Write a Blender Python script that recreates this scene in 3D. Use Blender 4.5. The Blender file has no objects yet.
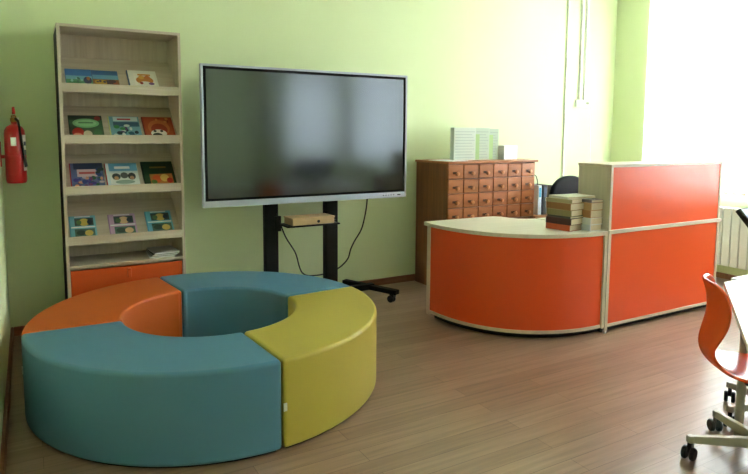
import bpy, bmesh, math, random
from mathutils import Vector, Matrix, Euler
random.seed(7)
C = bpy.context.scene.collection
SC = bpy.context.scene
PI = math.pi

# ------------------------------------------------------------------ materials
def lin(c):
    return tuple(((v / 255) / 12.92 if v <= 10 else (((v / 255) + .055) / 1.055) ** 2.4) for v in c) + (1,)

def base(name):
    m = bpy.data.materials.new(name); m.use_nodes = True
    nt = m.node_tree
    return m, nt, nt.nodes['Principled BSDF']

def plain(name, col, rough=.5, metal=0, spec=.5, coat=0):
    m, nt, b = base(name)
    b.inputs['Base Color'].default_value = lin(col)
    b.inputs['Roughness'].default_value = rough
    b.inputs['Metallic'].default_value = metal
    b.inputs['Specular IOR Level'].default_value = spec
    b.inputs['Coat Weight'].default_value = coat
    # faint roughness break-up so that the surface is not dead flat
    n = nt.nodes.new('ShaderNodeTexNoise'); n.inputs['Scale'].default_value = 14
    mr = nt.nodes.new('ShaderNodeMapRange')
    mr.inputs['To Min'].default_value = max(0, rough - .04); mr.inputs['To Max'].default_value = min(1, rough + .04)
    nt.links.new(n.outputs['Fac'], mr.inputs['Value']); nt.links.new(mr.outputs['Result'], b.inputs['Roughness'])
    return m

def mottled(name, c1, c2, scale=3, rough=.8, bump=0, bscale=200, spec=.3, detail=4):
    m, nt, b = base(name)
    tc = nt.nodes.new('ShaderNodeTexCoord')
    n = nt.nodes.new('ShaderNodeTexNoise'); n.inputs['Scale'].default_value = scale; n.inputs['Detail'].default_value = detail
    nt.links.new(tc.outputs['Object'], n.inputs['Vector'])
    mx = nt.nodes.new('ShaderNodeMix'); mx.data_type = 'RGBA'
    mx.inputs['A'].default_value = lin(c1); mx.inputs['B'].default_value = lin(c2)
    nt.links.new(n.outputs['Fac'], mx.inputs['Factor']); nt.links.new(mx.outputs['Result'], b.inputs['Base Color'])
    b.inputs['Roughness'].default_value = rough; b.inputs['Specular IOR Level'].default_value = spec
    if bump:
        n2 = nt.nodes.new('ShaderNodeTexNoise'); n2.inputs['Scale'].default_value = bscale
        nt.links.new(tc.outputs['Object'], n2.inputs['Vector'])
        bp = nt.nodes.new('ShaderNodeBump'); bp.inputs['Strength'].default_value = bump; bp.inputs['Distance'].default_value = .002
        nt.links.new(n2.outputs['Fac'], bp.inputs['Height']); nt.links.new(bp.outputs['Normal'], b.inputs['Normal'])
    return m

def wood(name, c1, c2, axis='z', rough=.45, scale=1, coat=0):
    m, nt, b = base(name)
    tc = nt.nodes.new('ShaderNodeTexCoord')
    mp = nt.nodes.new('ShaderNodeMapping')
    s = {'x': (1.2, 22, 22), 'y': (22, 1.2, 22), 'z': (22, 22, 1.2)}[axis]
    mp.inputs['Scale'].default_value = tuple(v * scale for v in s)
    nt.links.new(tc.outputs['Object'], mp.inputs['Vector'])
    n = nt.nodes.new('ShaderNodeTexNoise'); n.inputs['Scale'].default_value = 1.6; n.inputs['Detail'].default_value = 6
    n.inputs['Distortion'].default_value = .5
    nt.links.new(mp.outputs['Vector'], n.inputs['Vector'])
    cr = nt.nodes.new('ShaderNodeValToRGB')
    cr.color_ramp.elements[0].position = .3; cr.color_ramp.elements[0].color = lin(c1)
    cr.color_ramp.elements[1].position = .7; cr.color_ramp.elements[1].color = lin(c2)
    nt.links.new(n.outputs['Fac'], cr.inputs['Fac']); nt.links.new(cr.outputs['Color'], b.inputs['Base Color'])
    b.inputs['Roughness'].default_value = rough; b.inputs['Coat Weight'].default_value = coat
    return m

def floor_mat():
    m, nt, b = base('laminate planks')
    tc = nt.nodes.new('ShaderNodeTexCoord')
    br = nt.nodes.new('ShaderNodeTexBrick')
    br.inputs['Scale'].default_value = 1; br.inputs['Brick Width'].default_value = 1.25; br.inputs['Row Height'].default_value = .105
    br.inputs['Mortar Size'].default_value = .0012; br.offset = .37
    br.inputs['Color1'].default_value = lin((141, 113, 92)); br.inputs['Color2'].default_value = lin((157, 129, 107))
    br.inputs['Mortar'].default_value = lin((100, 76, 58))
    nt.links.new(tc.outputs['Object'], br.inputs['Vector'])
    mp = nt.nodes.new('ShaderNodeMapping'); mp.inputs['Scale'].default_value = (1.4, 26, 1)
    nt.links.new(tc.outputs['Object'], mp.inputs['Vector'])
    n = nt.nodes.new('ShaderNodeTexNoise'); n.inputs['Scale'].default_value = 1.5; n.inputs['Detail'].default_value = 7
    n.inputs['Distortion'].default_value = .6
    nt.links.new(mp.outputs['Vector'], n.inputs['Vector'])
    cr = nt.nodes.new('ShaderNodeValToRGB')
    cr.color_ramp.elements[0].position = .3; cr.color_ramp.elements[0].color = (.74, .73, .72, 1)
    cr.color_ramp.elements[1].position = .72; cr.color_ramp.elements[1].color = (1.08, 1.06, 1.05, 1)
    nt.links.new(n.outputs['Fac'], cr.inputs['Fac'])
    mx = nt.nodes.new('ShaderNodeMix'); mx.data_type = 'RGBA'; mx.blend_type = 'MULTIPLY'; mx.inputs['Factor'].default_value = 1
    nt.links.new(br.outputs['Color'], mx.inputs['A']); nt.links.new(cr.outputs['Color'], mx.inputs['B'])
    nt.links.new(mx.outputs['Result'], b.inputs['Base Color'])
    b.inputs['Roughness'].default_value = .3; b.inputs['Specular IOR Level'].default_value = .6
    return m

def blind_mat(name='blind fabric', tr=.95):
    m, nt, b = base(name)
    nt.nodes.remove(b)
    out = nt.nodes['Material Output']
    d = nt.nodes.new('ShaderNodeBsdfDiffuse'); d.inputs['Color'].default_value = (.87, .87, .87, 1)
    t = nt.nodes.new('ShaderNodeBsdfTranslucent'); t.inputs['Color'].default_value = (tr, tr, tr, 1)
    n = nt.nodes.new('ShaderNodeTexNoise'); n.inputs['Scale'].default_value = 300
    mr = nt.nodes.new('ShaderNodeMapRange'); mr.inputs['To Min'].default_value = .55; mr.inputs['To Max'].default_value = .65
    nt.links.new(n.outputs['Fac'], mr.inputs['Value'])
    mx = nt.nodes.new('ShaderNodeMixShader')
    nt.links.new(mr.outputs['Result'], mx.inputs['Fac'])
    nt.links.new(d.outputs['BSDF'], mx.inputs[1]); nt.links.new(t.outputs['BSDF'], mx.inputs[2])
    nt.links.new(mx.outputs['Shader'], out.inputs['Surface'])
    return m

def pane_mat(name='window glass', gl=.07):
    m, nt, b = base(name)
    nt.nodes.remove(b)
    out = nt.nodes['Material Output']
    t = nt.nodes.new('ShaderNodeBsdfTransparent'); t.inputs['Color'].default_value = (.96, .98, .97, 1)
    g = nt.nodes.new('ShaderNodeBsdfGlossy'); g.inputs['Roughness'].default_value = .02
    mx = nt.nodes.new('ShaderNodeMixShader'); mx.inputs['Fac'].default_value = gl
    nt.links.new(t.outputs['BSDF'], mx.inputs[1]); nt.links.new(g.outputs['BSDF'], mx.inputs[2])
    nt.links.new(mx.outputs['Shader'], out.inputs['Surface'])
    return m

M = dict(
    wall=mottled('green wall paint', (210, 222, 176), (215, 227, 182), 1.2, .75, .15, 160),
    ceiling=mottled('white ceiling paint', (236, 236, 230), (242, 242, 236), 1.5, .9),
    floor=floor_mat(),
    skirt=wood('brown skirting', (120, 78, 50), (146, 98, 66), 'x', .5),
    maple_z=wood('pale maple upright', (186, 171, 152), (203, 190, 172), 'z', .5),
    maple_x=wood('pale maple board', (186, 171, 152), (203, 190, 172), 'x', .5),
    edge_x=wood('beige desk edging', (194, 178, 158), (210, 196, 178), 'x', .45),
    edge_z=wood('beige desk edging upright', (194, 178, 158), (210, 196, 178), 'z', .45),
    desk_grey=wood('grey beige desk board', (190, 180, 158), (203, 193, 171), 'z', .5),
    desktop=wood('pale maple worktop', (208, 203, 184), (217, 212, 194), 'x', .4),
    orange=mottled('orange laminate', (224, 75, 28), (228, 80, 32), 2, .3, spec=.5),
    rack_orange=mottled('orange drawer laminate', (200, 80, 34), (206, 86, 38), 2, .4),
    dark=plain('black plinth', (26, 24, 22), .7),
    catalog=wood('red brown wood', (150, 88, 48), (172, 106, 62), 'z', .4),
    catalog_x=wood('red brown drawer wood', (160, 94, 50), (182, 114, 66), 'x', .4),
    catalog_side=wood('brown wood side', (112, 66, 36), (140, 84, 48), 'z', .45),
    knob=wood('turned wood knob', (196, 128, 76), (214, 146, 92), 'x', .35),
    brass=plain('dark card holder', (84, 50, 30), .4, .3),
    v_orange=mottled('orange leatherette', (196, 92, 34), (204, 98, 38), 5, .5, .12, 420, .4),
    v_blue=mottled('blue leatherette', (80, 127, 152), (85, 132, 157), 5, .45, .12, 420, .45),
    v_yellow=mottled('yellow green leatherette', (178, 162, 66), (184, 168, 70), 5, .45, .12, 420, .45),
    white=plain('white plastic', (236, 236, 232), .4),
    tagcloth=plain('white woven tag', (226, 226, 220), .8),
    silver=plain('silver bezel', (172, 180, 194), .35, .4),
    black=plain('black plastic', (16, 16, 17), .45),
    blackmetal=plain('black powder coat', (10, 10, 11), .6, 0, .2),
    screen=plain('dark matt screen', (9, 9, 9), .13, 0, 1.5),
    screenedge=plain('screen border', (5, 5, 6), .6, 0, .15),
    cord=plain('black rubber cord', (20, 20, 20), .6),
    sky_glare_screen=plain('pale screen with sky glare', (190, 208, 236), .2),  # pale blue colour and glow stand in for sky reflected in the monitor
    carton=mottled('brown cardboard', (180, 150, 112), (192, 162, 124), 10, .85),
    red=plain('red enamel', (176, 16, 20), .3, 0, .5, .3),
    chrome=plain('chrome steel', (190, 190, 190), .25, .9),
    brassv=plain('brass valve', (150, 110, 50), .35, .85),
    label=plain('white label', (226, 226, 222), .6),
    label_blue=plain('dark blue print', (40, 50, 84), .6),
    label_red=plain('red print', (190, 40, 36), .6),
    pages=mottled('cream page block', (206, 190, 160), (226, 212, 186), 60, .85),
    chair=mottled('orange chair plastic', (234, 80, 26), (236, 83, 28), 2, .2, spec=.75),
    beige=plain('grey beige metal', (170, 164, 150), .4, .2),
    fabric=mottled('black chair fabric', (20, 20, 22), (30, 30, 33), 90, .9, .3, 500),
    table=plain('white tabletop', (240, 242, 244), .35),
    rad=plain('white radiator enamel', (232, 233, 228), .35),
    blind=blind_mat(), dimming_blind=blind_mat('light dimming blind fabric', .68), pane=pane_mat(), frame=plain('white window frame', (240, 240, 238), .35),
    pipe=plain('white painted pipe', (236, 238, 228), .4),
    paper=plain('white paper', (238, 240, 240), .8),
    clear=pane_mat('clear plastic sleeve', .1),
)
M['screen'].node_tree.nodes['Principled BSDF'].inputs['Specular Tint'].default_value = (.80, .90, 1, 1)
_b = M['sky_glare_screen'].node_tree.nodes['Principled BSDF']
_b.inputs['Emission Color'].default_value = lin((190, 208, 236)); _b.inputs['Emission Strength'].default_value = .25
_cc = {}
def col(c, rough=.5):
    k = (c, rough)
    if k not in _cc: _cc[k] = plain('print colour %d %d %d' % c, c, rough)
    return _cc[k]

# ------------------------------------------------------------------ mesh helpers
class MB:
    def __init__(s): s.bm = bmesh.new()
    def box(s, x0, x1, y0, y1, z0, z1, mi=0, R=None):
        vs = [s.bm.verts.new(Vector(p) if R is None else R @ Vector(p)) for p in
              ((x0,y0,z0),(x1,y0,z0),(x1,y1,z0),(x0,y1,z0),(x0,y0,z1),(x1,y0,z1),(x1,y1,z1),(x0,y1,z1))]
        for f in ((3,2,1,0),(4,5,6,7),(0,1,5,4),(1,2,6,5),(2,3,7,6),(3,0,4,7)):
            fc = s.bm.faces.new([vs[i] for i in f]); fc.material_index = mi
        return s
    def prism(s, pts, z0, z1, mi=0, R=None):
        T = (lambda p: Vector(p)) if R is None else (lambda p: R @ Vector(p))
        a = [s.bm.verts.new(T((x, y, z0))) for x, y in pts]; b = [s.bm.verts.new(T((x, y, z1))) for x, y in pts]
        n = len(pts)
        fs = [s.bm.faces.new(a[::-1]), s.bm.faces.new(b)]
        for i in range(n): fs.append(s.bm.faces.new((a[i], a[(i+1) % n], b[(i+1) % n], b[i])))
        for f in fs: f.material_index = mi
        return s
    def tube(s, pts, r, seg=10, mi=0, caps=True):
        pts = [Vector(p) for p in pts]; n = len(pts)
        rs = r if isinstance(r, (list, tuple)) else [r] * n
        rings = []; prev = None
        for i, p in enumerate(pts):
            d = (pts[min(i+1, n-1)] - pts[max(i-1, 0)]).normalized()
            if prev is None:
                u = d.orthogonal().normalized()
            else:
                u = (prev - d * prev.dot(d)); u = u.normalized() if u.length > 1e-6 else d.orthogonal().normalized()
            prev = u; v = d.cross(u)
            rings.append([s.bm.verts.new(p + (u * math.cos(2*PI*k/seg) + v * math.sin(2*PI*k/seg)) * rs[i]) for k in range(seg)])
        for a, b in zip(rings, rings[1:]):
            for k in range(seg):
                f = s.bm.faces.new((a[k], a[(k+1) % seg], b[(k+1) % seg], b[k])); f.material_index = mi
        if caps:
            f = s.bm.faces.new(rings[0][::-1]); f.material_index = mi
            f = s.bm.faces.new(rings[-1]); f.material_index = mi
        return s
    def lathe(s, prof, seg=24, cx=0, cy=0, mi=0, R=None):
        rings = []
        for r, z in prof:
            r = max(r, 1e-4)
            ps = [Vector((cx + r*math.cos(2*PI*k/seg), cy + r*math.sin(2*PI*k/seg), z)) for k in range(seg)]
            rings.append([s.bm.verts.new(p if R is None else R @ p) for p in ps])
        for a, b in zip(rings, rings[1:]):
            for k in range(seg):
                f = s.bm.faces.new((a[k], a[(k+1) % seg], b[(k+1) % seg], b[k])); f.material_index = mi
        s.bm.faces.new(rings[0][::-1]).material_index = mi; s.bm.faces.new(rings[-1]).material_index = mi
        return s
    def build(s, name, mats, parent=None, bevel=0, seg=2, smooth=True, ang=35, world=None, bang=40):
        bmesh.ops.recalc_face_normals(s.bm, faces=s.bm.faces[:])
        if world is not None:
            bmesh.ops.translate(s.bm, vec=-Vector(world), verts=s.bm.verts[:])
        me = bpy.data.meshes.new(name); s.bm.to_mesh(me); s.bm.free()
        for m in (mats if isinstance(mats, (list, tuple)) else [mats]): me.materials.append(m)
        o = bpy.data.objects.new(name, me); C.objects.link(o)
        if parent: o.parent = parent
        if smooth:
            for p in me.polygons: p.use_smooth = True
            me.set_sharp_from_angle(angle=math.radians(ang))
        if bevel:
            md = o.modifiers.new('edge', 'BEVEL'); md.width = bevel; md.segments = seg
            md.limit_method = 'ANGLE'; md.angle_limit = math.radians(bang); md.harden_normals = False
        return o

def tag(o, label=None, cat=None, group=None, kind=None):
    if label: o['label'] = label
    if cat: o['category'] = cat
    if group: o['group'] = group
    if kind: o['kind'] = kind
    return o
def thing(name, label, cat, loc=(0,0,0), rot=(0,0,0), group=None):
    o = bpy.data.objects.new(name, None); C.objects.link(o)
    o.empty_display_size = .1
    o.location = loc; o.rotation_euler = rot
    return tag(o, label, cat, group)
def copy_tree(o, parent=None):
    c = o.copy(); C.objects.link(c); c.parent = parent
    for ch in list(o.children): copy_tree(ch, c)
    return c
def structure(o): return tag(o, kind='structure')

# ------------------------------------------------------------------ room
XL, XR, YB, YR, ZC = -.16, 6.02, 4.85, -8.0, 3.3
structure(MB().box(XL-.3, XR+.5, YR-.3, YB+.3, -.12, 0).build('floor', M['floor'], smooth=False))
structure(MB().box(XL-.3, XR+.5, YR-.3, YB+.3, ZC, ZC+.15).build('ceiling', M['ceiling'], smooth=False))
structure(MB().box(XL-.2, XR+.45, YB, YB+.25, 0, ZC).build('wall_back', M['wall'], smooth=False))
structure(MB().box(XL-.2, XL, YR, YB, 0, ZC).build('wall_left', M['wall'], smooth=False))
structure(MB().box(XL-.2, XR+.45, YR-.25, YR, 0, ZC).build('wall_rear', M['wall'], smooth=False))
WINS = [(1.2, 4.37), (-2.6, -.3), (-6.3, -3.6)]  # first window lengthened out of view to spread the light more evenly
SILL, HEAD = .84, 3.05
b = MB()
ys = [YR] + [v for w in sorted(WINS) for v in w] + [YB]
for i in range(0, len(ys), 2): b.box(XR, XR+.4, ys[i], ys[i+1], 0, ZC)
for y0, y1 in WINS:
    b.box(XR, XR+.4, y0, y1, 0, SILL); b.box(XR, XR+.4, y0, y1, HEAD, ZC)
structure(b.build('wall_right', M['wall'], smooth=False))
structure(MB().box(XL+.018, XR-.018, YB-.018, YB, 0, .065).build('baseboard_back', M['skirt'], bevel=.006))
structure(MB().box(XL, XL+.018, YR, YB, 0, .065).build('baseboard_left', M['skirt'], bevel=.006))
structure(MB().box(XR-.018, XR, YR, YB, 0, .055).build('baseboard_right', M['skirt'], bevel=.006))
for i, (y0, y1) in enumerate(WINS):
    f = MB(); xa, xb = XR+.24, XR+.31; t = .07
    f.box(xa, xb, y0, y0+t, SILL, HEAD); f.box(xa, xb, y1-t, y1, SILL, HEAD)
    f.box(xa, xb, y0+t, y1-t, SILL, SILL+t); f.box(xa, xb, y0+t, y1-t, HEAD-t, HEAD)
    for k in (1, 2):
        yy = y0 + (y1-y0)*k/3; f.box(xa, xb, yy-.045, yy+.045, SILL+t, HEAD-t)
    fo = structure(f.build('window_%d' % (i+1), M['frame'], bevel=.006))
    MB().box(xa+.03, xa+.036, y0+t*.6, y1-t*.6, SILL+t*.6, HEAD-t*.6).build('window_pane', M['pane'], fo, smooth=False)
    MB().box(XR+.005, xa, y0+.002, y1-.002, SILL, SILL+.025).build('window_sill', M['frame'], fo, bevel=.008)
    p = bpy.data.lights.new('sky portal', 'AREA'); p.shape = 'RECTANGLE'; p.size = HEAD-SILL; p.size_y = y1-y0
    p.cycles.is_portal = True
    po = bpy.data.objects.new('sky_portal', p); C.objects.link(po)
    po.location = (XR+.33, (y0+y1)/2, (SILL+HEAD)/2); po.rotation_euler = (0, PI/2, 0)

# vertical blinds
BLINDS = [(1.15, 4.385, 'white vertical slat blind drawn across the bright window behind the counter'),
          (-2.65, -.25, 'white vertical slat blind over the middle window, reflected in the television'),
          (-6.35, -3.55, 'white vertical slat blind over the farthest window, reflected in the television')]
for y0, y1, lab in BLINDS:
    W = (XR-.05, (y0+y1)/2, .85)
    bl = thing('vertical_blind', lab, 'blind', W, group='white vertical slat blinds')
    s_ = MB(); wts = MB(); n = round((y1-y0)/.0823); st = (y1-y0)/n
    for k in range(n):
        yc = y0 + (k+.5)*st; a = math.radians(14)
        dy, dx = .052*math.cos(a), .052*math.sin(a)
        s_.prism([(XR-.05-dx, yc-dy), (XR-.05+dx, yc+dy), (XR-.0492+dx, yc+dy), (XR-.0492-dx, yc-dy)], .85, 3.1)
        wts.box(XR-.053, XR-.047, yc-.03, yc+.03, .852, .878)
    s_.build('slats', M['blind'] if y0 > 0 else M['dimming_blind'], bl, world=W, smooth=False)  # less translucent fabric, added to cut light from the two out-of-view windows
    wts.build('bottom_weights', M['white'], bl, world=W, smooth=False)
    MB().box(XR-.075, XR-.025, y0, y1, 3.1, 3.14).build('head_rail', M['white'], bl, world=W, bevel=.004)

# ------------------------------------------------------------------ radiator
W = (XR-.07, 2.95, 0)
rd = thing('radiator', 'white ribbed radiator under the window to the right of the counter', 'radiator', W)
sec0 = None
for k in range(15):
    yy = 3.62 - k*.084
    if sec0 is None:
        q = MB()
        q.box(-.045, .03, -.0378, .0378, .15, .73)
        sec0 = q.build('section', M['rad'], rd, bevel=.009, seg=3); o = sec0
    else:
        o = sec0.copy(); C.objects.link(o); o.parent = rd
    o.location = (0, yy - W[1], 0)
MB().tube([(XR-.07, 3.68, .2), (XR-.07, 2.40, .2)], .016).build('pipe', M['rad'], rd, world=W)
MB().tube([(XR-.07, 3.68, .67), (XR-.07, 2.40, .67)], .016).build('pipe', M['rad'], rd, world=W)
for yy in (3.4, 2.7): MB().box(XR-.041, XR-.0005, yy+.002, yy+.022, .6, .66).build('bracket', M['rad'], rd, world=W)

# ------------------------------------------------------------------ ring of pouf segments
RC = (.878, 3.405); RO, RI, RH = .948, .476, .43
def sector(a0, a1, ro, ri, gap, n=44):
    pts = []
    g0, g1 = gap/ro, gap/ri
    for k in range(n+1):
        t = k/n; a = a0+g0 + (a1-a0-2*g0)*t; pts.append((ro*math.cos(a), ro*math.sin(a)))
    for k in range(n+1):
        t = 1-k/n; a = a0+g1 + (a1-a0-2*g1)*t; pts.append((ri*math.cos(a), ri*math.sin(a)))
    return pts
def pouf(a0, a1, m, label, tags=()):
    a0, a1 = math.radians(a0), math.radians(a1)
    am = (a0+a1)/2; bx, by = RC[0]+.73*math.cos(am), RC[1]+.73*math.sin(am)
    t = thing('pouf_segment', label, 'pouf', (bx, by, 0), group='curved poufs forming a ring')
    off = (bx-RC[0], by-RC[1], 0)
    MB().prism(sector(a0, a1, RO, RI, .003), .012, RH).build('cushion', m, t, bevel=.019, seg=5, world=off, bang=50)
    MB().prism(sector(a0, a1, RO-.025, RI+.025, .025), 0, .014).build('base', M['dark'], t, world=off)
    for ang, z, side in tags:
        a = math.radians(ang); r = RO+.001
        R = Matrix.Translation((r*math.cos(a), r*math.sin(a), z)) @ Matrix.Rotation(a, 4, 'Z')
        MB().box(-.002, .004, -.008, .008, -.018, .018, R=R).box(.0035, .0045, -.008, .008, -.012, .006, R=R).build('care_tag', M['tagcloth'], t, world=off)
S1, S2, S3, S4 = 178.5, 97.5, 4.5, -86
pouf(S2, S1, M['v_orange'], 'orange curved pouf segment of the ring in front of the bookcase')
pouf(S3, S2, M['v_blue'], 'blue curved pouf segment at the rear of the ring, before the television')
pouf(S4, S3, M['v_yellow'], 'yellow-green curved pouf segment with white care tag', [(-85.4, .21, 1)])
pouf(-181.5, S4, M['v_blue'], 'blue curved pouf segment at the front of the ring, nearest the viewer', [(-176, .27, 1)])

# ------------------------------------------------------------------ display bookcase
BX0, BX1, BY0, BY1, BZ = .19, .965, 4.45, 4.825, 2.13
W = ((BX0+BX1)/2, (BY0+BY1)/2, 0)
bc = thing('display_bookcase', 'tall pale maple display bookcase with sloping shelves and orange drawer', 'bookcase', W)
T = .019
MB().box(BX0, BX0+T, BY0, BY1, 0, BZ).build('side_panel', M['maple_z'], bc, world=W, bevel=.001)
MB().box(BX0-.003, BX0-.0002, BY0+.004, BY1, 0, BZ-.03).build('side_black_sheet', M['dark'], bc, world=W)  # thin black sheet over the outer face of the left side panel
MB().box(BX1-T, BX1, BY0, BY1, 0, BZ).build('side_panel', M['maple_z'], bc, world=W, bevel=.001)
MB().box(BX0+T, BX1-T, BY0, BY1, BZ-T, BZ).build('top_panel', M['maple_x'], bc, world=W, bevel=.001)
MB().box(BX0+T, BX1-T, BY1-.008, BY1, .06, BZ-T).build('back_panel', M['maple_z'], bc, world=W, smooth=False)
LIPS = [1.752, 1.414, 1.072, .733]
SA = math.atan2(.626, .78)
IX0, IX1 = BX0+T, BX1-T
for z in LIPS:
    MB().box(IX0, IX1, BY0+.004, BY0+.020, z-.058, z).build('shelf_lip', M['maple_x'], bc, world=W, bevel=.001)
    R = Matrix.Translation((0, BY0+.022, z-.05)) @ Matrix.Rotation(SA, 4, 'X')
    MB().box(IX0, IX1, 0, .40, -.014, 0, R=R).build('sloping_shelf', M['maple_x'], bc, world=W, smooth=False)
MB().box(IX0, IX1, BY0+.004, BY1-.01, .515, .535).build('shelf', M['maple_x'], bc, world=W, bevel=.001)
dw = MB().box(IX0+.004, IX1-.004, BY0+.008, BY0+.026, .07, .501).build('drawer', M['rack_orange'], bc, world=W, bevel=.0015)
MB().box(.568, .592, BY0-.012, BY0+.010, .425, .488).build('handle', M['rack_orange'], dw, world=W, bevel=.004)
MB().box(IX0+.01, IX1-.01, BY0+.04, BY1-.02, .0, .06).build('plinth', M['maple_x'], bc, world=W)

# picture books leaning on the sloping shelves
def ell(mb, cx, cy, rx, ry, z, mi, n=20):
    vs = [mb.bm.verts.new((cx+rx*math.cos(2*PI*k/n), cy+ry*math.sin(2*PI*k/n), z)) for k in range(n)]
    mb.bm.faces.new(vs).material_index = mi
def rect(mb, cx, cy, rx, ry, z, mi):
    vs = [mb.bm.verts.new((cx+sx*rx, cy+sy*ry, z)) for sx, sy in ((-1,-1),(1,-1),(1,1),(-1,1))]
    mb.bm.faces.new(vs).material_index = mi
def art_mesh(art, w, h, z0, parent):
    mb = MB(); mats = []
    for i, (kind, cx, cy, rx, ry, c) in enumerate(art):
        m = col(c, .4)
        if m not in mats: mats.append(m)
        (ell if kind == 'e' else rect)(mb, cx*w, cy*h, rx*w, ry*h, z0+.0003*(i+1), mats.index(m))
    return mb.build('cover_picture', mats, parent, smooth=False)
def picture_book(row, x0, x1, h, cover, spine, art, label, th=.012, tilt=0):
    w = x1-x0; z = LIPS[row]
    loc = (x0+.012, BY0+.024+.0156, z-.049+.0125)
    t = thing('picture_book', label, 'book', loc, (SA, tilt, 0), 'picture books on the display bookcase')
    MB().box(.004, w-.002, .002, h-.002, .0035, th-.002).build('pages', M['pages'], t, smooth=False)
    c = MB().box(.0, w, 0, h, th-.002, th).box(0, w, 0, h, .001, .003)
    c.build('cover', col(cover, .35), t, smooth=False)
    MB().box(-.003, .004, 0, h, .001, th+.0004).build('spine', col(spine, .35), t, bevel=.001)
    art_mesh(art, w, h, th+.0003, t)
R_, E_ = 'r', 'e'
random.seed(3)
def blobs(n, x0, x1, y0, y1, cols, r0=.03, r1=.08):
    return [(E_, random.uniform(x0, x1), random.uniform(y0, y1), random.uniform(r0, r1), random.uniform(r0, r1), random.choice(cols)) for _ in range(n)]
picture_book(0, .228, .388, .215, (74, 132, 186), (52, 96, 150),
    [(R_, .5,.8,.5,.2,(66,120,180)), (R_,.5,.5,.5,.14,(122,178,196)), (R_,.5,.22,.5,.22,(90,150,110)), (E_,.3,.2,.3,.14,(64,130,80)), (E_,.82,.4,.16,.2,(52,58,96)), (E_,.85,.5,.07,.1,(190,120,70))]
    + blobs(7,.1,.6,.3,.5,[(150,200,190),(60,110,90)],.03,.06), 'blue landscape picture book with green meadow, top shelf at the left end')
picture_book(0, .391, .555, .213, (70, 116, 170), (64, 84, 110),
    [(R_,.5,.85,.5,.15,(60,100,160)), (R_,.5,.62,.5,.12,(110,160,190)), (R_,.5,.25,.5,.25,(150,104,54)), (E_,.3,.34,.24,.14,(190,150,60)), (E_,.72,.3,.2,.2,(84,58,60))]
    + blobs(8,.1,.9,.1,.4,[(200,150,70),(70,60,90),(170,90,50)],.03,.08), 'blue and brown picture book, top shelf, second from the left')
picture_book(0, .618, .812, .222, (232, 230, 222), (48, 80, 130),
    [(R_,.56,.5,.36,.34,(240,236,226)), (E_,.55,.46,.3,.22,(206,130,64)), (E_,.45,.62,.1,.1,(224,170,80)), (E_,.66,.62,.1,.1,(210,120,60)), (E_,.55,.3,.2,.1,(236,232,226)), (E_,.42,.3,.06,.07,(150,40,40)), (E_,.76,.28,.1,.07,(120,80,140)), (R_,.56,.75,.22,.04,(214,140,50))],
    'white picture book with blue spine and orange drawing, top shelf', th=.022)
picture_book(1, .237, .446, .255, (54, 90, 62), (40, 60, 44),
    [(R_,.5,.9,.5,.1,(44,60,50)), (E_,.5,.66,.4,.2,(128,184,132)), (E_,.5,.66,.32,.14,(150,202,150)), (R_,.5,.68,.22,.03,(90,140,100)), (R_,.5,.2,.5,.2,(66,84,64)), (E_,.24,.26,.17,.2,(178,44,36)), (E_,.22,.16,.12,.08,(214,140,110)), (E_,.52,.2,.13,.14,(206,196,176)), (E_,.82,.26,.13,.16,(60,100,70)), (E_,.86,.86,.1,.1,(140,50,50))],
    'dark green picture book with pale green oval title, second shelf')
picture_book(1, .488, .690, .25, (120, 170, 190), (206, 206, 130),
    [(R_,.55,.88,.4,.1,(210,226,230)), (R_,.5,.87,.22,.035,(200,60,80)), (R_,.55,.64,.42,.1,(60,96,130))]
    + blobs(22,.14,.92,.08,.6,[(40,90,120),(60,140,90),(210,220,220),(90,60,120),(30,50,70)],.04,.1), 'blue and white picture book with pale yellow spine, second shelf')
picture_book(1, .712, .920, .25, (176, 70, 44), (120, 30, 26),
    [(R_,.5,.5,.44,.44,(186,84,48)), (E_,.5,.5,.36,.36,(204,116,70)), (E_,.5,.42,.27,.27,(168,60,40)), (E_,.46,.24,.26,.18,(232,226,214)), (E_,.4,.16,.16,.1,(30,32,30)), (E_,.5,.1,.12,.06,(90,130,60)), (E_,.34,.34,.05,.05,(24,24,24)), (E_,.56,.34,.05,.05,(24,24,24))]
    + blobs(6,.1,.9,.75,.92,[(214,140,80),(150,50,36)],.03,.06), 'red-orange picture book with black and white animal, second shelf')
picture_book(2, .232, .440, .27, (96, 110, 150), (170, 34, 40),
    [(R_,.55,.88,.44,.12,(50,60,90)), (R_,.5,.62,.3,.14,(226,196,196)), (R_,.5,.62,.24,.04,(206,90,90))]
    + blobs(26,.14,.94,.06,.45,[(70,60,140),(200,180,190),(210,150,120),(50,70,140),(120,60,110),(40,90,60)],.04,.09)
    + blobs(6,.8,.96,.4,.9,[(50,70,130),(40,60,60)],.04,.08), 'multicoloured picture book with red spine, third shelf')
picture_book(2, .455, .668, .262, (206, 220, 226), (180, 36, 44),
    [(R_,.55,.84,.44,.16,(110,176,214)), (R_,.52,.82,.24,.05,(236,240,240)), (R_,.55,.3,.44,.3,(226,230,226)), (E_,.3,.46,.13,.13,(70,80,84)), (E_,.55,.5,.12,.12,(96,96,96)), (E_,.78,.46,.12,.14,(56,62,66)), (E_,.55,.24,.3,.08,(150,170,160)), (E_,.3,.4,.07,.07,(206,160,120)), (E_,.78,.4,.07,.07,(196,150,120))],
    'white and sky blue picture book with red spine, third shelf')
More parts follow.
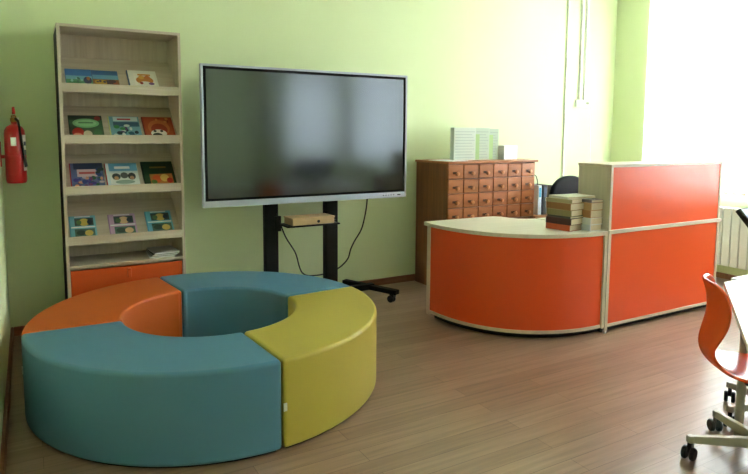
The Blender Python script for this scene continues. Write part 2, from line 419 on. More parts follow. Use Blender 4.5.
picture_book(2, .700, .918, .275, (32, 70, 42), (24, 50, 32),
    [(R_,.5,.78,.46,.2,(30,66,40)), (R_,.5,.76,.26,.03,(150,130,60)), (R_,.55,.3,.36,.2,(190,120,60)), (E_,.4,.32,.14,.14,(214,90,50)), (E_,.65,.34,.14,.14,(224,190,110)), (E_,.8,.24,.1,.1,(180,50,40)), (E_,.3,.2,.1,.08,(90,130,60))],
    'dark green picture book with orange picture panel, third shelf')
def twoband(c, acc):
    return [(R_,.5,.52,.46,.025,(230,236,236)), (R_,.55,.74,.36,.16,(66,80,84)), (E_,.55,.72,.2,.16,acc), (E_,.35,.72,.1,.1,(90,120,80)), (E_,.76,.72,.1,.1,(50,60,80)),
            (R_,.55,.26,.38,.18,(80,110,100)), (E_,.4,.28,.18,.1,(50,70,64)), (E_,.7,.26,.16,.12,acc), (R_,.5,.95,.3,.02,(240,240,240))]
picture_book(3, .214, .378, .225, (122, 188, 206), (92, 160, 190), twoband(0, (206,176,90)), 'light blue picture book with two pictures, fourth shelf at the left end')
picture_book(3, .462, .640, .222, (196, 160, 196), (160, 120, 170), twoband(0, (214,180,140)), 'lilac picture book with two pictures, fourth shelf in the middle')
picture_book(3, .712, .890, .228, (110, 180, 210), (80, 150, 190), twoband(0, (220,190,110)), 'light blue picture book with two pictures, fourth shelf at the right end', th=.016)
# booklets lying on the flat bottom shelf
for i, (dx, dz, c, lab) in enumerate([(0, 0, (214, 214, 210), 'white booklet at the bottom of the pile on the lowest shelf'),
                               (.012, .0126, (70, 70, 72), 'dark grey booklet in the middle of the pile on the lowest shelf'),
                               (.02, .0252, (186, 188, 190), 'pale grey booklet on top of the pile on the lowest shelf')]):
    t = thing('booklet', lab, 'booklet', (.815+dx, 4.60, .5355+dz), (0, 0, .06*i-.05), 'booklets on the lowest shelf')
    MB().box(-.085, .085, -.125, .125, .002, .010).build('pages', M['paper'], t, smooth=False)
    MB().box(-.087, .089, -.128, .128, 0, .002).box(-.087, .089, -.128, .128, .010, .012).build('cover', col(c, .4), t, smooth=False)

# ------------------------------------------------------------------ fire extinguisher
W = (-.072, 4.6, 1.0975)
fe = thing('fire_extinguisher', 'red fire extinguisher hung on the left wall in the corner', 'fire extinguisher', W)
fe.scale = (.80, .80, 1.085)
MB().lathe([(.0,0),(.066,0),(.072,.006),(.076,.02),(.076,.295),(.072,.318),(.056,.338),(.03,.350),(.022,.356),(.022,.366),(0,.366)], 32).build('cylinder', M['red'], fe)
vv = MB().lathe([(.024,.366),(.026,.372),(.026,.388),(.02,.394),(.02,.405),(0,.405)], 20).build('valve', M['brassv'], fe)
MB().box(-.012,.012,-.06,.02,.405,.412).box(-.012,.012,-.07,-.02,.392,.397).build('lever', M['chrome'], vv, bevel=.002)
MB().tube([(0,0,.40),(.002,-.01,.425),(.0,-.03,.45)], [.014,.013,.011], 12).build('trigger', M['red'], vv)
MB().lathe([(0,.0),(.014,.0),(.014,.01),(0,.01)], 16, R=Matrix.Translation((.026,0,.38)) @ Matrix.Rotation(PI/2,4,'Y')).build('gauge', M['white'], vv)
MB().tube([(.012,-.025,.385),(.03,-.05,.372),(.038,-.073,.33),(.048,-.074,.25),(.062,-.063,.16),(.072,-.05,.1)], [.009,.009,.009,.009,.010,.012], 10).build('hose', M['cord'], fe)
def arcpanel(r, a0, a1, z0, z1, n=10):
    mb = MB(); prev = None
    for k in range(n+1):
        a = math.radians(a0+(a1-a0)*k/n); c, s = r*math.cos(a), r*math.sin(a)
        cur = (mb.bm.verts.new((c,s,z0)), mb.bm.verts.new((c,s,z1)))
        if prev: mb.bm.faces.new((prev[0], cur[0], cur[1], prev[1]))
        prev = cur
    return mb
lb = arcpanel(.0767, -45, 10, .075, .29).build('instruction_label', M['label'], fe)
arcpanel(.0771, -38, 4, .225, .25).build('label_print', M['label_blue'], lb)
arcpanel(.0771, -38, 4, .165, .20).build('label_print', M['label_blue'], lb)
arcpanel(.0771, -38, 4, .135, .155).build('label_print', M['label_red'], lb)
arcpanel(.0768, -112, -82, .225, .275).build('inspection_tag', M['label'], fe)
MB().box(-.105,-.07,-.012,.012,.15,.17).box(-.108,-.098,-.012,.012,.1,.25).build('wall_bracket', M['red'], fe)
MB().lathe([(.0775,.15),(.0785,.152),(.0785,.166),(.0775,.168)], 32).build('strap', M['red'], fe)

# ------------------------------------------------------------------ television and its stand
TX0, TX1, TZ0, TZ1, TY = 1.08, 2.815, .890, 1.920, 4.36
W = ((TX0+TX1)/2, TY+.05, TZ0)
tv = thing('television', 'large flat screen television with silver bezel on black floor stand', 'television', W)
MB().box(TX0+.012, TX1-.012, TY+.02, TY+.085, TZ0+.015, TZ1-.012).build('back_housing', M['black'], tv, world=W, bevel=.01)
B1, BB = .016, .046
bz = MB()
bz.box(TX0, TX0+B1, TY, TY+.04, TZ0, TZ1).box(TX1-B1, TX1, TY, TY+.04, TZ0, TZ1)
bz.box(TX0+B1, TX1-B1, TY, TY+.04, TZ1-B1, TZ1).box(TX0+B1, TX1-B1, TY, TY+.04, TZ0, TZ0+BB)
bzo = bz.build('bezel', M['silver'], tv, world=W, bevel=.002)
for k, x in enumerate([2.58, 2.605, 2.63, 2.655, 2.68]): MB().box(x, x+.014, TY-.001, TY+.002, TZ0+.020, TZ0+.026).build('button', M['screenedge'], bzo, world=W)
MB().box(2.725, 2.755, TY-.001, TY+.002, TZ0+.019, TZ0+.027).build('sensor_window', M['screenedge'], bzo, world=W)
MB().box(TX0+B1, TX1-B1, TY+.004, TY+.02, TZ0+BB, TZ1-B1).build('screen_border', M['screenedge'], tv, world=W, smooth=False)
MB().box(TX0+B1+.02, TX1-B1-.02, TY+.003, TY+.006, TZ0+BB+.018, TZ1-B1-.02).build('screen', M['screen'], tv, world=W, smooth=False)

W = (1.95, 4.52, 0)
st = thing('television_stand', 'black wheeled floor stand with two posts under the television', 'stand', W)
for xa, xb in ((1.588, 1.697), (2.108, 2.222)):
    MB().box(xa, xb, 4.485, 4.545, .075, 1.62).build('post', M['blackmetal'], st, world=W, bevel=.006)
MB().box(1.60, 2.21, 4.447, 4.485, 1.30, 1.42).build('mount', M['blackmetal'], st, world=W, bevel=.003)
MB().box(1.62, 1.68, 4.447, 4.4855, 1.05, 1.62).build('mount_rail', M['blackmetal'], st, world=W)
MB().box(2.13, 2.20, 4.447, 4.4855, 1.05, 1.62).build('mount_rail', M['blackmetal'], st, world=W)
MB().box(1.27, 2.58, 4.485, 4.545, .075, .125).build('cross_bar', M['blackmetal'], st, world=W, bevel=.005)
def foot(p0, p1):
    d = Vector(p1)-Vector(p0); L = d.length; R = Matrix.Translation(p0) @ Matrix.Rotation(math.atan2(d.y, d.x), 4, 'Z')
    f = MB().box(0, L, -.03, .03, -.025, .015, R=R).build('foot', M['blackmetal'], st, world=W, bevel=.006)
    for s in (.05, L-.05):
        c = MB()
        c.box(s-.02, s+.02, -.02, .02, -.052, -.025, R=R)
        for sy in (-1, 1):
            c.lathe([(.0,-.009),(.028,-.009),(.031,-.004),(.031,.004),(.028,.009),(0,.009)], 18, R=R @ Matrix.Translation((s+.012, sy*.016, -.069)) @ Matrix.Rotation(PI/2, 4, 'X'))
        c.build('caster', M['black'], f, world=W)
foot((2.66, 4.24, .10), (2.435, 4.79, .10))
foot((1.27, 4.44, .10), (1.27, 4.79, .10))
tr = MB().box(1.70, 2.15, 4.30, 4.50, .706, .718).box(1.66, 1.71, 4.46, 4.50, .66, .78).box(2.12, 2.2, 4.47, 4.49, .66, .718).build('tray', M['blackmetal'], st, world=W, bevel=.002)
# cardboard box on the tray
t = thing('cardboard_box', 'shallow brown cardboard box on the tray between the stand posts', 'box', (1.925, 4.40, .7185), (0, 0, .03))
cb = MB().prism([(-.18,-.085),(.18,-.085),(.18,.085),(-.18,.085)], 0, .052)
cb.build('body', M['carton'], t, bevel=.003)
MB().prism([(-.184,-.089),(.184,-.089),(.184,.089),(-.184,.089)], .046, .058).build('lid', M['carton'], t, bevel=.002)
MB().lathe([(0,-.002),(.012,-.002),(.012,.002),(0,.002)], 16, R=Matrix.Translation((.04,-.086,.022)) @ Matrix.Rotation(PI/2,4,'X')).build('finger_hole', M['dark'], t)
# cords
def smooth_path(p, n=6):
    p = [Vector(q) for q in p]; out = []
    for i in range(len(p)-1):
        a, b_, c, d = p[max(i-1,0)], p[i], p[i+1], p[min(i+2,len(p)-1)]
        for k in range(n):
            t = k/n
            out.append(.5*((2*b_)+(-a+c)*t+(2*a-5*b_+4*c-d)*t*t+(-a+3*b_-3*c+d)*t**3))
    out.append(p[-1]); return out
tag(MB().tube(smooth_path([(1.68,4.475,.80),(1.71,4.46,.70),(1.755,4.47,.60),(1.84,4.49,.47),(1.885,4.52,.35),(1.93,4.56,.28),(1.99,4.575,.246),(2.08,4.575,.24),(2.165,4.575,.24),(2.19,4.56,.20),(2.19,4.555,.12)]), .006, 8).build('power_cord', M['cord']),
    'black cord drooping from the tray between the two stand posts', 'cord')
tag(MB().tube(smooth_path([(2.48,4.45,.93),(2.478,4.45,.85),(2.46,4.45,.74),(2.43,4.46,.62),(2.375,4.48,.52),(2.35,4.50,.45),(2.335,4.52,.37),(2.29,4.54,.31),(2.24,4.56,.27),(2.19,4.565,.22),(2.18,4.56,.14)]), .006, 8).build('power_cord', M['cord']),
    'black cord hanging from the right end of the television to the stand base', 'cord')

# ------------------------------------------------------------------ card catalogue
CX0, CX1, CY0, CY1 = 3.225, 4.282, 4.33, 4.82
W = ((CX0+CX1)/2, (CY0+CY1)/2, 0)
cc = thing('card_catalogue', 'red-brown wooden card catalogue with rows of small knobbed drawers', 'cabinet', W)
MB().box(CX0, CX0+.022, CY0, CY1, .0, 1.165).build('side_panel', M['catalog_side'], cc, world=W, bevel=.0015)
MB().box(CX1-.022, CX1, CY0, CY1, .0, 1.165).build('side_panel', M['catalog_side'], cc, world=W, bevel=.0015)
MB().box(CX0-.012, CX1+.012, CY0-.035, CY1+.005, 1.165, 1.185).build('top_panel', M['catalog_x'], cc, world=W, bevel=.002)
MB().box(CX0+.022, CX1-.022, CY0+.02, CY1, .06, 1.165).build('carcass', M['catalog_side'], cc, world=W)
MB().box(CX0+.022, CX1-.022, CY0+.002, CY0+.02, .06, .585).build('lower_panel', M['catalog'], cc, world=W)
MB().box(CX0+.003, CX1-.003, CY0-.004, CY1-.01, .586, .632).build('divider', M['catalog_side'], cc, world=W)
MB().box(CX0+.02, CX1-.02, CY0+.03, CY1-.02, 0, .06).build('plinth', M['catalog_side'], cc, world=W)
dwid = (CX1-CX0-.008)/6; dh = .1315
d0 = None
for r in range(4):
    for c in range(6):
        if d0 is None:
            d0 = MB().box(.004, dwid-.004, -.003, .30, .004, dh-.004).build('drawer', M['catalog_x'], cc, bevel=.003)
            MB().lathe([(.008,0),(.008,.008),(.016,.014),(.020,.023),(.017,.032),(0,.036)], 16, R=Matrix.Translation((dwid*.52, -.003, dh*.36)) @ Matrix.Rotation(PI/2, 4, 'X')).build('knob', M['knob'], d0)
            q = MB(); q.box(dwid*.30, dwid*.66, -.0045, -.003, dh*.34, dh*.50)
            q.build('card_holder', M['brass'], d0)
            o = d0
        else:
            o = copy_tree(d0, cc)
        o.location = (CX0+.004+dwid*c-W[0], CY0-W[1]-.008, .634+dh*(3-r))

# things on top of the catalogue
ZT = 1.1855
def box_file(x0, x1, y, h, cols, label, lines=10):
    w = x1-x0
    t = thing('booklet_pack', label, 'booklets', ((x0+x1)/2, y, ZT), group='tall packs of booklets on the card catalogue')
    MB().box(-w/2, w/2, -.03, .03, 0, h).build('pack', col(cols[0], .6), t, bevel=.003)
    mats = [col(cols[1], .5)]; mb = MB()
    for k in range(lines):
        z = h*(.07+.88*k/lines)
        mb.box(-w/2+.014, w/2-.014-.03*((k*7) % 3)/2, -.0312, -.03, z, z+h*.022)
    mb.build('printed_lines', mats, t, smooth=False)
    if cols[2]:
        MB().box(-w/2+.002, -w/2+.05, -.0315, -.0299, 0.004, h*.8).build('green_band', col(cols[2], .5), t)
    return t
box_file(3.425, 3.68, 4.53, .305, ((190, 200, 186), (158, 170, 162), None), 'tall grey-white pack of booklets at the left on the card catalogue')
box_file(3.687, 3.86, 4.545, .305, ((176, 190, 168), (150, 164, 150), (150, 182, 116)), 'tall green-edged pack of booklets in the middle on the card catalogue')
box_file(3.867, 3.99, 4.56, .298, ((170, 186, 166), (146, 162, 148), (154, 186, 118)), 'narrow green-edged pack of booklets at the right on the card catalogue')
t = thing('card_box', 'small white box with faint lines beside the tall booklet packs', 'box', (4.095, 4.52, ZT))
MB().box(-.085, .085, -.05, .05, 0, .135).build('body', M['paper'], t, bevel=.003)
MB().box(-.07, .07, -.0512, -.0495, .045, .05).box(-.07, .06, -.0512, -.0495, .085, .09).build('printed_lines', col((170,176,200), .6), t)
for i, (x, y, a, lab) in enumerate([(3.36, 4.50, .2, 'white paper sheet lying at the left end on the card catalogue'), ]):
    tag(MB().box(-.105, .105, -.148, .148, 0, .004, R=Matrix.Translation((x, y, ZT)) @ Matrix.Rotation(a, 4, 'Z')).build('paper_sheet', M['paper'], smooth=False), lab, 'paper')

# ------------------------------------------------------------------ reception counter
DX0, DX1, DY = 3.567, 4.914, 2.867
# curved corner unit
W = (3.2, 3.4, 0)
cu = thing('curved_counter', 'low curved orange counter end with pale worktop and beige edging', 'counter', W)
cxc, cyc, ea, eb, ex = DX0-.002, 3.77, .905, .895, 2.35
def arc(off=0, n=40):
    pts = []
    for k in range(n+1):
        a = PI + (PI/2)*k/n
        c, s = math.cos(a), math.sin(a)
        x = cxc + math.copysign(abs(c)**(2/ex), c)*(ea-off); y = cyc + math.copysign(abs(s)**(2/ex), s)*(eb-off)
        pts.append((x, y))
    return pts
def band(o0, o1): return arc(o0) + arc(o1)[::-1]
inner = [(DX0-.002, 3.58), (3.50, 3.60), (3.44, 3.65), (3.41, 3.72), (3.39, 3.80), (3.345, 3.845), (3.27, 3.86), (cxc-ea, 3.86)]
MB().prism(arc(-.008)+inner, .722, .75).build('worktop', M['desktop'], cu, world=W, bevel=.0015)
MB().prism(band(-.0095, -.008), .7235, .7485).build('worktop_edging', M['edge_x'], cu, world=W)
MB().prism(band(.004, .02), .068, .722).build('front_panel', M['orange'], cu, world=W, ang=25)
MB().prism(band(-.002, .03), .044, .068).build('bottom_rail', M['edge_x'], cu, world=W, bevel=.001)
MB().prism(band(.05, .07), 0, .044).build('plinth', M['dark'], cu, world=W)
MB().box(cxc-ea-.003, cxc-ea+.022, cyc+.001, cyc+.04, .03, .722).build('end_post', M['edge_z'], cu, world=W, bevel=.001)
MB().box(cxc-ea+.01, 3.35, cyc+.03, cyc+.048, .03, .722).build('end_panel', M['desk_grey'], cu, world=W)
MB().box(cxc-.03, cxc-.001, DY-.002, 3.56, .044, .722).build('partition', M['desk_grey'], cu, world=W)
# straight unit with raised front
W = ((DX0+DX1)/2, 3.1, 0)
ru = thing('reception_counter', 'tall orange reception counter with beige edging and raised front', 'counter', W)
HZ, HD, E = 1.224, .29, .022
MB().box(DX0, DX0+E, DY, 3.55, .03, .722).build('side_panel', M['desk_grey'], ru, world=W, bevel=.001)
MB().box(DX1-E, DX1, DY, 3.55, .03, .722).build('side_panel', M['desk_grey'], ru, world=W, bevel=.001)
MB().box(DX0-.0015, DX0+E+.006, DY-.006, DY, .012, .728).build('post_edging', M['edge_z'], ru, world=W, bevel=.001)
MB().box(DX1-E, DX1, DY-.004, DY, .044, .728).build('post_edging', M['edge_z'], ru, world=W, bevel=.001)
MB().box(DX0+E, DX1-E, DY+.003, DY+.02, .066, .728).build('front_panel', M['orange'], ru, world=W)
MB().box(DX0+E, DX1-E, DY-.002, DY+.02, .044, .066).build('bottom_rail', M['edge_x'], ru, world=W, bevel=.001)
MB().box(DX0-.0015, DX1+.004, DY-.012, 3.56, .728, .756).build('worktop', M['desktop'], ru, world=W, bevel=.0015)
MB().box(DX0-.0015, DX1+.004, DY-.0135, DY-.0118, .7295, .7545).build('worktop_edging', M['edge_x'], ru, world=W)
MB().box(DX0+.004, DX0+.004+E, DY, DY+HD, .756, HZ-.02).build('upper_side', M['desk_grey'], ru, world=W, bevel=.001)
MB().box(DX1-E, DX1, DY, DY+HD, .756, HZ-.02).build('upper_side', M['desk_grey'], ru, world=W, bevel=.001)
MB().box(DX0+.004, DX0+.004+E, DY-.002, DY, .756, HZ-.02).build('upper_edging', M['edge_z'], ru, world=W)
MB().box(DX1-E, DX1, DY-.002, DY, .756, HZ-.02).build('upper_edging', M['edge_z'], ru, world=W)
MB().box(DX0+.004+E, DX1-E, DY+.003, DY+.02, .756, HZ-.02).build('upper_front_panel', M['orange'], ru, world=W)
MB().box(DX0, DX1+.004, DY-.006, DY+HD+.004, HZ-.02, HZ).build('upper_top', M['edge_x'], ru, world=W, bevel=.0015)
MB().box(DX0+E, DX1-E, DY+.05, DY+.07, 0, .044).build('plinth', M['dark'], ru, world=W)
MB().box(DX0+.002, DX0+E+.002, DY+.03, 3.5, .0, .03).build('glide', M['dark'], ru, world=W)
MB().box(DX1-E, DX1-.002, DY+.03, 3.5, 0, .03).build('glide', M['dark'], ru, world=W)
MB().tube([(DX0+.012, DY+.004, 0), (DX0+.012, DY+.004, .02)], .012, 12).build('glide', M['white'], ru, world=W)

# books on the curved counter
def hard_book(x, y, z, L, Wd, th, rz, cover, label, pages=True):
    t = thing('hardback_book', label, 'book', (x, y, z), (0, 0, rz), 'old books piled on the curved counter')
    MB().box(-L/2+.004, L/2-.004, -Wd/2+.003, Wd/2-.005, .003, th-.003).build('pages', M['pages'], t, smooth=False)
    MB().box(-L/2, L/2, -Wd/2, Wd/2, 0, .003).box(-L/2, L/2, -Wd/2, Wd/2, th-.003, th).box(-L/2, L/2, Wd/2-.006, Wd/2, .003, th-.003).build('cover', col(cover, .6), t, bevel=.0008)
    return z+th+.0004
z = .7505
RZ = PI/2+.12
L1 = [(.205, .15, .034, 0, (196, 84, 44), 'orange-red hardback at the bottom of the front book pile'),
      (.21, .155, .036, .02, (70, 34, 34), 'dark maroon hardback, second from the bottom of the front pile'),
      (.205, .145, .012, -.04, (60, 60, 58), 'thin dark grey book in the front pile above the maroon one'),
      (.20, .15, .034, .03, (142, 132, 92), 'olive hardback in the middle of the front book pile'),
      (.215, .155, .038, -.03, (150, 104, 62), 'brown hardback near the top of the front book pile'),
      (.21, .15, .022, .05, (168, 156, 120), 'grey-beige book second from the top of the front pile'),
      (.19, .27, .013, -.10, (206, 203, 190), 'wide thin cream book lying across the tops of both book piles')]
for L, Wd, th, r, c, lab in L1:
    z = hard_book((3.358 if Wd < .2 else 3.42)+random.uniform(-.008,.008), 3.085+random.uniform(-.008,.008), z, L, Wd, th*1.28, RZ+r*1.8, c, lab)
z = .7505
L2 = [(.20, .125, .030, 0, (206, 212, 222), 'white-blue book at the bottom of the pile against the counter side'),
      (.205, .13, .032, .03, (222, 222, 220), 'white book with blue mark in the pile against the counter side'),
      (.20, .125, .036, -.03, (176, 126, 82), 'tan hardback in the pile against the counter side'),
      (.205, .13, .036, .02, (190, 152, 108), 'light tan hardback in the pile against the counter side'),
      (.20, .13, .014, .06, (120, 112, 118), 'thin grey book topping the pile against the counter side')]
for L, Wd, th, r, c, lab in L2:
    z = hard_book(3.503, 3.02, z, L, Wd*.96, th*1.50, PI/2-.02+r*.5, c, lab)

# ------------------------------------------------------------------ black office chair behind the counter
W = (4.475, 3.80, -.02)
oc = thing('office_chair', 'black fabric office chair with rounded back behind the counter', 'chair', W, (0, 0, -.1))
def rounded(w, h, r, n=8):
    pts = []
    for cx, cy, a0 in ((w/2-r, h/2-r, 0), (-w/2+r, h/2-r, 90), (-w/2+r, -h/2+r, 180), (w/2-r, -h/2+r, 270)):
        for k in range(n+1):
            a = math.radians(a0+90*k/n); pts.append((cx+r*math.cos(a), cy+r*math.sin(a)))
    return pts
MB().prism(rounded(.48, .46, .12), .44, .51).build('seat', M['fabric'], oc, bevel=.025, seg=4)
R = Matrix.Translation((0, .27, .80)) @ Matrix.Rotation(PI/2-.12, 4, 'X')
MB().prism(rounded(.50, .52, .23), -.03, .03, R=R).build('backrest', M['fabric'], oc, bevel=.025, seg=4)
MB().tube([(0,.1,.43),(0,.26,.44),(0,.32,.55),(0,.315,.75)], .02, 10).build('back_support', M['black'], oc)
for s in (-1, 1):
    MB().tube(smooth_path([(s*.2,.05,.45),(s*.29,.05,.47),(s*.30,.05,.62),(s*.30,-.02,.675),(s*.30,-.16,.68)]), .016, 10).build('armrest', M['black'], oc)
MB().lathe([(.0,.08),(.03,.08),(.03,.3),(.022,.3),(.022,.41),(.12,.42),(.12,.44),(0,.44)], 20).build('column', M['black'], oc)
def star(parent, r, m, mc, rot0, z=.09, angs=None):
    for k in range(5):
        a = rot0+(math.radians(angs[k]) if angs else 2*PI*k/5); d = Vector((math.cos(a), math.sin(a), 0))
        R = Matrix.Rotation(a, 4, 'Z')
        q = MB(); n = 7; secs = []
        for j in range(n+1):
            t = j/n; x = .02+(r-.02)*t; w = .026-.009*t; hh = .02-.006*t; zc = z+.015-.012*t
            secs.append([q.bm.verts.new(R @ Vector(p)) for p in ((x,-w,zc-hh),(x,w,zc-hh),(x,w*.8,zc+hh*.6),(x,w*.5,zc+hh),(x,-w*.5,zc+hh),(x,-w*.8,zc+hh*.6))])
        for s0, s1 in zip(secs, secs[1:]):
            for i in range(6): q.bm.faces.new((s0[i], s0[(i+1)%6], s1[(i+1)%6], s1[i]))
        q.bm.faces.new(secs[0][::-1]); q.bm.faces.new(secs[-1])
        q.lathe([(0,z-.012),(.019,z-.012),(.019,z+.01),(.014,z+.017),(0,z+.018)], 14, cx=r*math.cos(a), cy=r*math.sin(a))
        lg = q.build('leg', m, parent)
        c = MB(); bx = Matrix.Translation(d*r) @ Matrix.Rotation(a+.9+k*1.3, 4, 'Z')
        c.box(-.02, .012, -.009, .009, .03, z-.012, R=bx)
        for sy in (-1, 1):
            c.lathe([(0,-.010),(.024,-.010),(.029,-.006),(.030,0),(.029,.006),(.024,.010),(0,.010)], 18, R=bx @ Matrix.Translation((.012, sy*.017, .030)) @ Matrix.Rotation(PI/2, 4, 'X'))
        c.build('caster', mc, lg)
star(oc, .3, M['black'], M['black'], .3)

# low cabinet and binders between catalogue and office chair
W = (4.62, 4.60, 0)
lc = thing('side_cabinet', 'low wooden cabinet behind the counter carrying upright binders', 'cabinet', W)
MB().box(4.36, 4.90, 4.38, 4.82, .05, .60).build('body', M['catalog'], lc, world=W, bevel=.002)
MB().box(4.35, 4.91, 4.37, 4.82, .60, .62).build('top', M['catalog_x'], lc, world=W, bevel=.002)
MB().box(4.38, 4.88, 4.40, 4.80, 0, .05).build('plinth', M['dark'], lc, world=W)
for (x, w, h, a, c, sp, lab) in [(4.455, .045, .30, 0, (214, 226, 230), (60, 150, 190), 'white binder with blue top beside the card catalogue'),
                                 (4.525, .06, .30, .0, (26, 30, 36), (40, 60, 90), 'black binder next to the white binder behind the counter'),
                                 (4.625, .055, .29, .13, (120, 108, 96), (200, 200, 196), 'grey-brown binder leaning beside the black binder behind the counter')]:
    t = thing('binder', lab, 'binder', (x, 4.50, .6205), (0, a, 0), 'binders behind the counter')
    sh = abs(math.sin(a))*w/2
    MB().box(-w/2, w/2, -.08, .16, sh, h+sh).build('cover', col(c, .5), t, bevel=.004)
    MB().box(-w*.3, w*.3, -.0812, -.0798, h*.6+sh, h*.92+sh).build('spine_label', col(sp, .5), t)
tag(MB().tube(smooth_path([(4.30,4.40,1.03),(4.33,4.40,1.035),(4.38,4.41,1.02),(4.425,4.43,.96),(4.44,4.45,.92)]), .004, 8).build('cord_loop', M['cord']), 'thin cord curving from the card catalogue side to the binders', 'cord')

# ------------------------------------------------------------------ wall services in the back corner
tag(MB().tube([(5.215, YB-.0125, 0), (5.215, YB-.0125, ZC)], .012, 16).build('heating_pipe', M['pipe']), 'thin white vertical pipe on the back wall behind the counter', 'pipe')
tag(MB().box(5.425, 5.45, YB-.03, YB, 1.82, ZC).build('cable_duct', M['white'], bevel=.002), 'left one of two white cable ducts running up from the wall sockets', 'cable duct')
tag(MB().box(5.50, 5.525, YB-.03, YB, 1.82, ZC).build('cable_duct', M['white'], bevel=.002), 'right one of two white cable ducts running up from the wall sockets', 'cable duct')
t = thing('wall_socket', 'white double wall socket at the foot of the cable ducts', 'socket', (5.48, YB-.001, 1.78))
MB().box(-.10, .11, -.03, 0, -.04, .04).build('plate', M['white'], t, bevel=.006)
for x in (-.05, .055):
    MB().lathe([(0,0),(.026,0),(.028,.004),(0,.004)], 18, R=Matrix.Translation((x,-.03,0)) @ Matrix.Rotation(PI/2,4,'X')).build('outlet', M['label'], t)
t = thing('plug', 'white plug with thin cord hanging down from the wall socket', 'plug', (5.535, YB-.033, 1.785))
MB().lathe([(.018,0),(.02,.01),(.016,.04),(0,.045)], 14, R=Matrix.Translation((0,-.005,0)) @ Matrix.Rotation(PI/2,4,'X')).build('body', M['white'], t)
MB().tube(smooth_path([(0,-.045,0),(.01,-.05,-.05),(.03,-.03,-.2),(.06,-.02,-.5),(.11,-.015,-.9),(.13,-.015,-1.3)]), .004, 8).build('cord', M['pipe'], t)

# ------------------------------------------------------------------ orange swivel chair
ch = thing('swivel_chair', 'orange plastic swivel chair on grey star base at the white table', 'chair', (2.735, 1.337, 0), (0, 0, math.radians(-50)))
prof = [(.225,.395,.14,0,.00),(.205,.420,.18,0,.002),(.11,.426,.20,0,.003),(0,.423,.205,0,.005),(-.10,.421,.195,0,.006),(-.185,.426,.170,.006,.012),
        (-.245,.455,.13,.03,.018),(-.274,.505,.115,.035,.004),(-.270,.56,.135,.05,0),(-.250,.63,.162,.058,0),(-.242,.69,.172,.056,0),(-.250,.75,.170,.058,0),(-.264,.795,.15,.055,-.004),(-.272,.818,.105,.03,-.004)]
bm = bmesh.new(); NT = 8; rows = []
for x, z, w, fx, fz in prof:
    rows.append([bm.verts.new((x + fx*(t/NT*2-1)**2, w*(t/NT*2-1), z + fz*(t/NT*2-1)**2)) for t in range(NT+1)])
for a, c in zip(rows, rows[1:]):
    for i in range(NT): bm.faces.new((a[i], a[i+1], c[i+1], c[i]))
me = bpy.data.meshes.new('shell'); bm.to_mesh(me); bm.free(); me.materials.append(M['chair'])
for p in me.polygons: p.use_smooth = True
so = bpy.data.objects.new('seat_shell', me); C.objects.link(so); so.parent = ch
md = so.modifiers.new('thickness', 'SOLIDIFY'); md.thickness = .016; md.offset = 0
md = so.modifiers.new('round', 'SUBSURF'); md.levels = md.render_levels = 2
MB().prism(rounded(.2, .16, .03), .372, .402).build('seat_plate', M['black'], ch, bevel=.004)
MB().lathe([(0,.31),(.034,.31),(.036,.37),(.03,.375),(0,.375)], 20).build('lift_cover', M['black'], ch)
MB().lathe([(0,.12),(.026,.12),(.026,.33),(0,.33)], 20).build('column', M['beige'], ch)
MB().lathe([(0,.072),(.042,.072),(.044,.118),(.034,.128),(0,.128)], 20).build('hub', M['black'], ch)
star(ch, .297, M['beige'], M['black'], math.radians(190))
# stool with the same base tucked under the second table
sl = thing('swivel_stool', 'swivel stool on grey star base, mostly out of view under the second white table', 'stool', (3.22, 1.50, 0), (0, 0, math.radians(12)))
MB().lathe([(0,.43),(.16,.43),(.178,.438),(.18,.455),(.17,.468),(0,.472)], 32).build('seat', M['chair'], sl)
MB().lathe([(0,.39),(.07,.39),(.07,.43),(0,.43)], 20).build('seat_plate', M['black'], sl)
MB().lathe([(0,.12),(.026,.12),(.026,.39),(0,.39)], 20).build('column', M['beige'], sl)
MB().lathe([(0,.072),(.042,.072),(.044,.118),(.034,.128),(0,.128)], 20).build('hub', M['black'], sl)
star(sl, .28, M['beige'], M['black'], 0, angs=[144, 72, 0, -72, -132])

# ------------------------------------------------------------------ white tables
def table(name, pts, legs, label, W):
    t = thing('table', label, 'table', W, group='white tables at the right')
    MB().prism(pts, .716, .74).build('tabletop', M['table'], t, world=W, bevel=.002)
    for x, y in legs: MB().tube([(x, y, .0), (x, y, .716)], .02, 14).build('leg', M['beige'], t, world=W)
table('table', [(1.505, .70), (2.966, .70), (2.966, 1.624), (2.86, 1.626)], [(1.75, .78), (2.9, .77), (2.91, 1.54)], 'white table with a slanting edge beside the orange swivel chair', (2.5, 1.1, 0))
table('table', [(2.976, .95), (3.9, .95), (3.9, 1.66), (2.976, 1.66)], [(3.83, 1.03), (3.83, 1.58), (3.04, 1.02)], 'white table under the black monitor at the frame edge', (3.4, 1.3, 0))
W = (3.20, 1.52, .7405)
mo = thing('monitor', 'black framed monitor tilted back on the second white table', 'monitor', W)
MB().prism(rounded(.24, .2, .03), 0, .035).build('stand_base', M['black'], mo, bevel=.006)
MB().box(-.03, .03, -.0, .04, .03, .2).build('stand_neck', M['black'], mo)
R = Matrix.Translation((.0, .0, .218)) @ Matrix.Rotation(math.radians(-42), 4, 'X')
f = MB().box(-.265, .265, -.016, .012, -.165, .165, R=R).build('housing', M['black'], mo, bevel=.005)
MB().box(-.257, .257, -.0175, -.0155, -.155, .157, R=R).build('screen', M['sky_glare_screen'], mo, smooth=False)

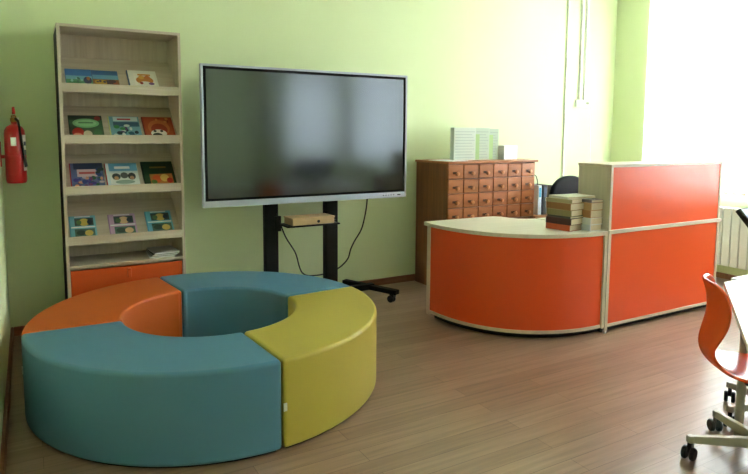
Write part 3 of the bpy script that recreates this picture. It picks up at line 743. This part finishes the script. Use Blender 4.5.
# ------------------------------------------------------------------ daylight
w = bpy.data.worlds.new('overcast sky'); SC.world = w; w.use_nodes = True
nt = w.node_tree; bg = nt.nodes['Background']
tc = nt.nodes.new('ShaderNodeTexCoord'); sp = nt.nodes.new('ShaderNodeSeparateXYZ'); cr = nt.nodes.new('ShaderNodeValToRGB')
cr.color_ramp.elements[0].position = .46; cr.color_ramp.elements[0].color = (.58, .57, .58, 1)
cr.color_ramp.elements[1].position = .60; cr.color_ramp.elements[1].color = (.87, .945, 1.0, 1)
mr = nt.nodes.new('ShaderNodeMapRange'); mr.inputs['From Min'].default_value = -1; mr.inputs['From Max'].default_value = 1
nt.links.new(tc.outputs['Generated'], sp.inputs['Vector']); nt.links.new(sp.outputs['Z'], mr.inputs['Value'])
nt.links.new(mr.outputs['Result'], cr.inputs['Fac']); nt.links.new(cr.outputs['Color'], bg.inputs['Color'])
bg.inputs['Strength'].default_value = 14.0

# ------------------------------------------------------------------ camera
f, yaw, pit, roll, cyo = 604.135, math.radians(29.7786), math.radians(5.61827), math.radians(.33527), -45.342
H = 1.4425
fw = Vector((math.sin(yaw)*math.cos(pit), math.cos(yaw)*math.cos(pit), -math.sin(pit)))
rt = Vector((math.cos(yaw), -math.sin(yaw), 0)); up = rt.cross(fw)
c, s = math.cos(roll), math.sin(roll)
r2 = c*rt + s*up; u2 = -s*rt + c*up
cam = bpy.data.cameras.new('camera'); co = bpy.data.objects.new('camera', cam); C.objects.link(co)
R = Matrix((r2, u2, -fw)).transposed().to_4x4()
co.matrix_world = Matrix.Translation((0, 0, H)) @ R
cam.sensor_width = 36; cam.lens = f/748*36; cam.shift_y = cyo/748; cam.clip_start = .02
SC.camera = co

SC.view_settings.view_transform = 'Standard'; SC.view_settings.look = 'None'
SC.view_settings.gamma = 1; SC.view_settings.use_curve_mapping = False
SC.view_settings.exposure = 1.93
SC.cycles.max_bounces = 10; SC.cycles.diffuse_bounces = 6; SC.cycles.transparent_max_bounces = 12
SC.cycles.sample_clamp_indirect = 8; SC.cycles.use_denoising = True
